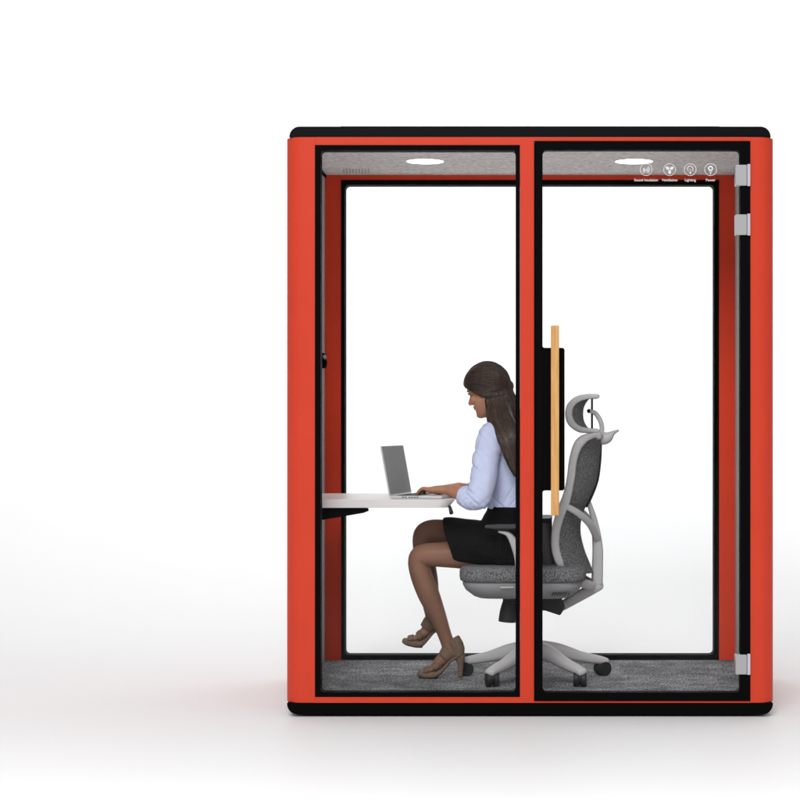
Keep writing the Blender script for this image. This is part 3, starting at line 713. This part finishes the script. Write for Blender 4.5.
# shoes
def shoe(px, py, y, rot=0.0, strap=True):
    """taupe peep-toe heel; px,py = floor point under the ball of the foot; rot tips the toe down (degrees)"""
    piv = P(px, py, y)
    def Q(dx, dz, l=0):    # metres: dx forward (towards -x), dz up
        c, s = math.cos(R(rot)), math.sin(R(rot))
        return Vector((piv.x - (dx * c - dz * s * -1 * -1), y + l, piv.z + dz * c - dx * s))
    return Q
def build_shoe(Q, ankle):
    b = bmesh.new()
    # platform sole following the foot from toe to heel seat
    L = [(.062, .016, .012, .026), (.048, .013, .015, .038), (.020, .012, .016, .042), (-.010, .016, .014, .038), (-.040, .040, .008, .028), (-.070, .072, .007, .024), (-.100, .088, .007, .026), (-.118, .090, .006, .020)]
    tube(b, [(*Q(dx, dz), ra, rb) for dx, dz, ra, rb in L], 4, n=20, e=3)
    # heel: flared top narrowing to a block tip
    secs = []
    for z, hx, hy, cx_ in ((.090, .024, .024, -.103), (.070, .018, .020, -.107), (.045, .0125, .015, -.108), (.020, .0105, .0125, -.107), (.003, .0115, .0135, -.106)):
        C = Q(cx_, z); A1 = (Q(cx_ + hx, z) - C); secs.append((C, A1, Y * hy))
    loft(b, secs, n=18, e=3)
    s1 = remeshed(b, .0025, 3, .5)
    return s1
def shoe_upper(Q):
    b = bmesh.new()
    # heel cup and ankle cuff
    tube(b, [(*Q(-.101, .086), .022, .028), (*Q(-.096, .115), .030, .031), (*Q(-.088, .132), .033, .0325), (*Q(-.079, .148), .0335, .034), (*Q(-.073, .158), .032, .034)], 4, n=24, ends=False)
    # instep band and crossed toe bands
    tube(b, [(*Q(-.066, .112), .036, .0325), (*Q(-.052, .095), .034, .034), (*Q(-.040, .080), .030, .035)], 3, n=24, ends=False)
    tube(b, [(*Q(-.022, .058), .023, .038), (*Q(-.008, .046), .022, .041), (*Q(.002, .040), .020, .042)], 3, n=24, ends=False)
    tube(b, [(*Q(.018, .033), .016, .043), (*Q(.032, .029), .015, .042), (*Q(.046, .026), .012, .039)], 3, n=24, ends=False)
    return remeshed(b, .0028, 3, .5, disp=.0012, dscale=.02)
for (px, py, y, rot) in ((434.5, 677.2, yN, 0), (419.5, 646.5, .60, -8)):
    Q = shoe(px, py, y, rot)
    s1 = build_shoe(Q, None); so = obj('shoe', s1, M_shoe, person, angle=180)
    obj('shoe_strap', shoe_upper(Q), M_shoe, so, angle=180)
    bm = bmesh.new(); tube(bm, [(*Q(.058, .0035), .0035, .022), (*Q(.020, -.001), .0035, .038), (*Q(-.012, .002), .0035, .034)], 3, n=16, e=3); obj('sole', bm, M_sole, so)
# hair
b = bmesh.new()
bmc = bmesh.new()
HC = H(.001, .1275); HRr = (.107 * hs, .090 * hs, .107 * hs)
ball(bmc, HC, *HRr, rot=headrot, seg=40)
p0 = H(.098, .160); p1 = H(.012, .078)
nrm = (Uw * .088 - Fw * .088).normalized()
p0n = H(.093, .158)
geom = bmc.verts[:] + bmc.edges[:] + bmc.faces[:]
res = bmesh.ops.bisect_plane(bmc, geom=geom, plane_co=p0n, plane_no=-nrm, clear_outer=True)
ed = [e for e in res['geom_cut'] if isinstance(e, bmesh.types.BMEdge)]
bmesh.ops.holes_fill(bmc, edges=bmc.edges[:], sides=0)
me = bpy.data.meshes.new('t'); bmc.to_mesh(me); bmc.free(); b.from_mesh(me)
hl_ = [(493, 374, PY, .052, .062), (495, 381, PY, .060, .074), (498, 389, PY - .002, .057, .081), (501, 398, PY - .005, .063, .085), (503, 410, PY - .013, .068, .089), (506, 425, PY - .022, .062, .099), (512, 440, PY - .034, .046, .112), (516, 455, PY - .044, .037, .122), (518, 467, PY - .05, .027, .112), (520, 478, PY - .05, .014, .085)]
loft(b, [(P(px, py, y), X * ra + Z * .0, Y * rb) for px, py, y, ra, rb in smooth_path(hl_, 5)], n=40)
ball(b, P(509.5, 386, PY - .01), .017, .028, .020)
tube(b, T([(496, 396, .405, .045, .030), (498, 408, .375, .050, .030), (500.5, 420, .325, .053, .032), (506, 431, .275, .049, .034), (511, 443, .250, .045, .032), (515, 458, .247, .040, .028), (519, 474, .258, .024, .020)]), 6, n=24)
b = remeshed(b, .003, 16, .6)
b.normal_update()
for v in b.verts:
    c = v.co
    v.co += v.normal * (.001 + .0016 * noise.noise(Vector((c.x * 55, c.y * 55, c.z * 4))) + .0012 * noise.noise(Vector((c.x * 130, c.y * 130, c.z * 8))))
from mathutils.bvhtree import BVHTree
b.faces.ensure_lookup_table(); BV = BVHTree.FromBMesh(b)
hair = obj('hair', b, M_hair, person, angle=180)
SD, SL = bmesh.new(), bmesh.new()
def strand(L, r=.0011):
    out = []
    for i, p in enumerate(smooth_path([tuple(q[:3]) for q in L], 4)):
        co_, no_, _, d_ = BV.find_nearest(Vector(p))
        if co_ is None or d_ > .035: break
        out.append((*(co_ + no_ * r * .35), r, r))
    if len(out) < 6: return
    out[-1] = (*out[-1][:3], .0003, .0003)
    tube(SL if random.random() < .28 else SD, out, 1, n=4, ends=False)
bm = bmesh.new()
for k in range(2):
    tube(bm, [(*P(482.5, 391 + k * 1.4, PY - .082), .0035, .003), (*P(490, 390 + k * 1.2, PY - .093), .005, .004), (*P(499, 389 + k, PY - .088), .0055, .0045), (*P(507, 387 + k, PY - .055), .006, .005), (*P(511.5, 386, PY - .02), .006, .006)], 6, n=10)
obj('hair_twist', bm, M_hair, hair)
# loose strands lying over the fall of hair
for i in range(420):
    u = random.uniform(0, 1); th = R(random.uniform(150, 390)); L = []
    h0 = random.randint(1, 3)
    for q in hl_[h0:random.randint(6, 9)]:
        c = P(q[0], q[1], q[2]); j = 1.02 + random.uniform(-.01, .03)
        L.append((*(c + X * q[3] * j * math.cos(th) + Y * q[4] * j * math.sin(th)), .0011, .0011)); th += R(random.uniform(-5, 5))
    if len(L) > 2: strand(L)
# and over the near lock
lock = [(496, 396, .405, .045, .030), (498, 408, .375, .050, .030), (500.5, 420, .325, .053, .032), (506, 431, .275, .049, .034), (511, 443, .250, .045, .032), (515, 458, .247, .040, .028), (519, 474, .258, .024, .020)]
for i in range(420):
    w_ = random.uniform(-1, 1); L = []
    for k, q in enumerate(lock[:random.randint(5, 8)]):
        c = P(q[0], q[1], q[2]); w_ = max(-1, min(1, w_ + random.uniform(-.07, .07)))
        L.append((c.x + q[3] * w_ * 1.01, c.y - q[4] * math.sqrt(max(0, 1 - w_ * w_)) * 1.0 - .003, c.z + .012 * w_, .0011, .0011))
    strand(L)
# combed back over the crown into the twist
bun = Vector((-.93, 0, -.30)).normalized()
for i in range(1500):
    l = random.uniform(-1, 1); g = random.uniform(0, 1)
    st = Vector((1 - .95 * g, l * (.25 + .75 * g), .42 - .75 * g + random.uniform(-.03, .9) * (1 - abs(l)) * (g < .5))).normalized()
    a_ = HC + headrot @ Vector((st.x * HRr[0], st.y * HRr[1], st.z * HRr[2]))
    if (a_ - p0n).dot(nrm) < -.001: continue
    be = (bun + Vector((0, random.uniform(-.35, .35), random.uniform(-.2, .25)))).normalized(); om = st.angle(be)
    if om < .3 or om > 3.0: continue
    L = []; e_ = random.uniform(1.0, 1.018)
    for k in range(7):
        t_ = k / 6 * .97; d_ = (st * math.sin((1 - t_) * om) + be * math.sin(t_ * om)) / math.sin(om)
        L.append((*(HC + headrot @ Vector((d_.x * HRr[0], d_.y * HRr[1], d_.z * HRr[2])) * e_), .0013, .0013))
    strand(L)
obj('hair_strand', SD, M_hair, hair, angle=180); obj('hair_strand', SL, M_hair2, hair, angle=180, label='lighter brown strands of hair')

# ------------------------------------------------------------------ light
KEY, BACK, FRONT = 960, 700, 85
w = bpy.data.worlds.new('World'); scene.world = w; w.use_nodes = True
bg = w.node_tree.nodes['Background']; bg.inputs[0].default_value = (1, 1, 1, 1); 
_nt = w.node_tree; _tc = _nt.nodes.new('ShaderNodeTexCoord'); _sp = _nt.nodes.new('ShaderNodeSeparateXYZ'); _mr = _nt.nodes.new('ShaderNodeMapRange')
_nt.links.new(_tc.outputs['Generated'], _sp.inputs[0]); _nt.links.new(_sp.outputs['Z'], _mr.inputs['Value'])
_mr.inputs['From Min'].default_value = 0; _mr.inputs['From Max'].default_value = 1; _mr.inputs['To Min'].default_value = .10; _mr.inputs['To Max'].default_value = .78
_nt.links.new(_mr.outputs[0], bg.inputs[1])
def area(name, loc, target, size, power, sy=None):
    l = bpy.data.lights.new(name, 'AREA'); l.shape = 'RECTANGLE'; l.size = size; l.size_y = sy or size; l.energy = power
    o = bpy.data.objects.new(name, l); o.location = loc; col.objects.link(o)
    o.rotation_euler = (Vector(target) - Vector(loc)).to_track_quat('-Z', 'Y').to_euler()
    return o
area('key_softbox', (-1.5, -10.5, 8.2), (0, .4, 1.0), 5, KEY)
area('background_light', (0, 4.5, 8.5), (0, 10.5, 2.5), 10, BACK, 3)
area('front_floor_light', (-1, -4.6, 4.6), (-1, -3.2, 0), 9, FRONT, 1.0).data.spread = R(70)

# ------------------------------------------------------------------ camera
cam = bpy.data.cameras.new('camera'); co = bpy.data.objects.new('camera', cam); col.objects.link(co)
co.location = (0, -D, ZC); co.rotation_euler = (R(90), 0, 0)
cam.sensor_width = 36; cam.lens = 36 * D / (800 * S); cam.shift_x = -130 / 800; cam.shift_y = 17 / 800
cam.clip_end = 500; cam.clip_start = .1
scene.camera = co
scene.view_settings.view_transform = 'Standard'; scene.view_settings.look = 'None'
scene.view_settings.exposure = 0; scene.view_settings.gamma = 1
scene.render.engine = 'CYCLES'
scene.cycles.transparent_max_bounces = 16; scene.cycles.max_bounces = 10
scene.render.resolution_x = 1024; scene.render.resolution_y = 1024
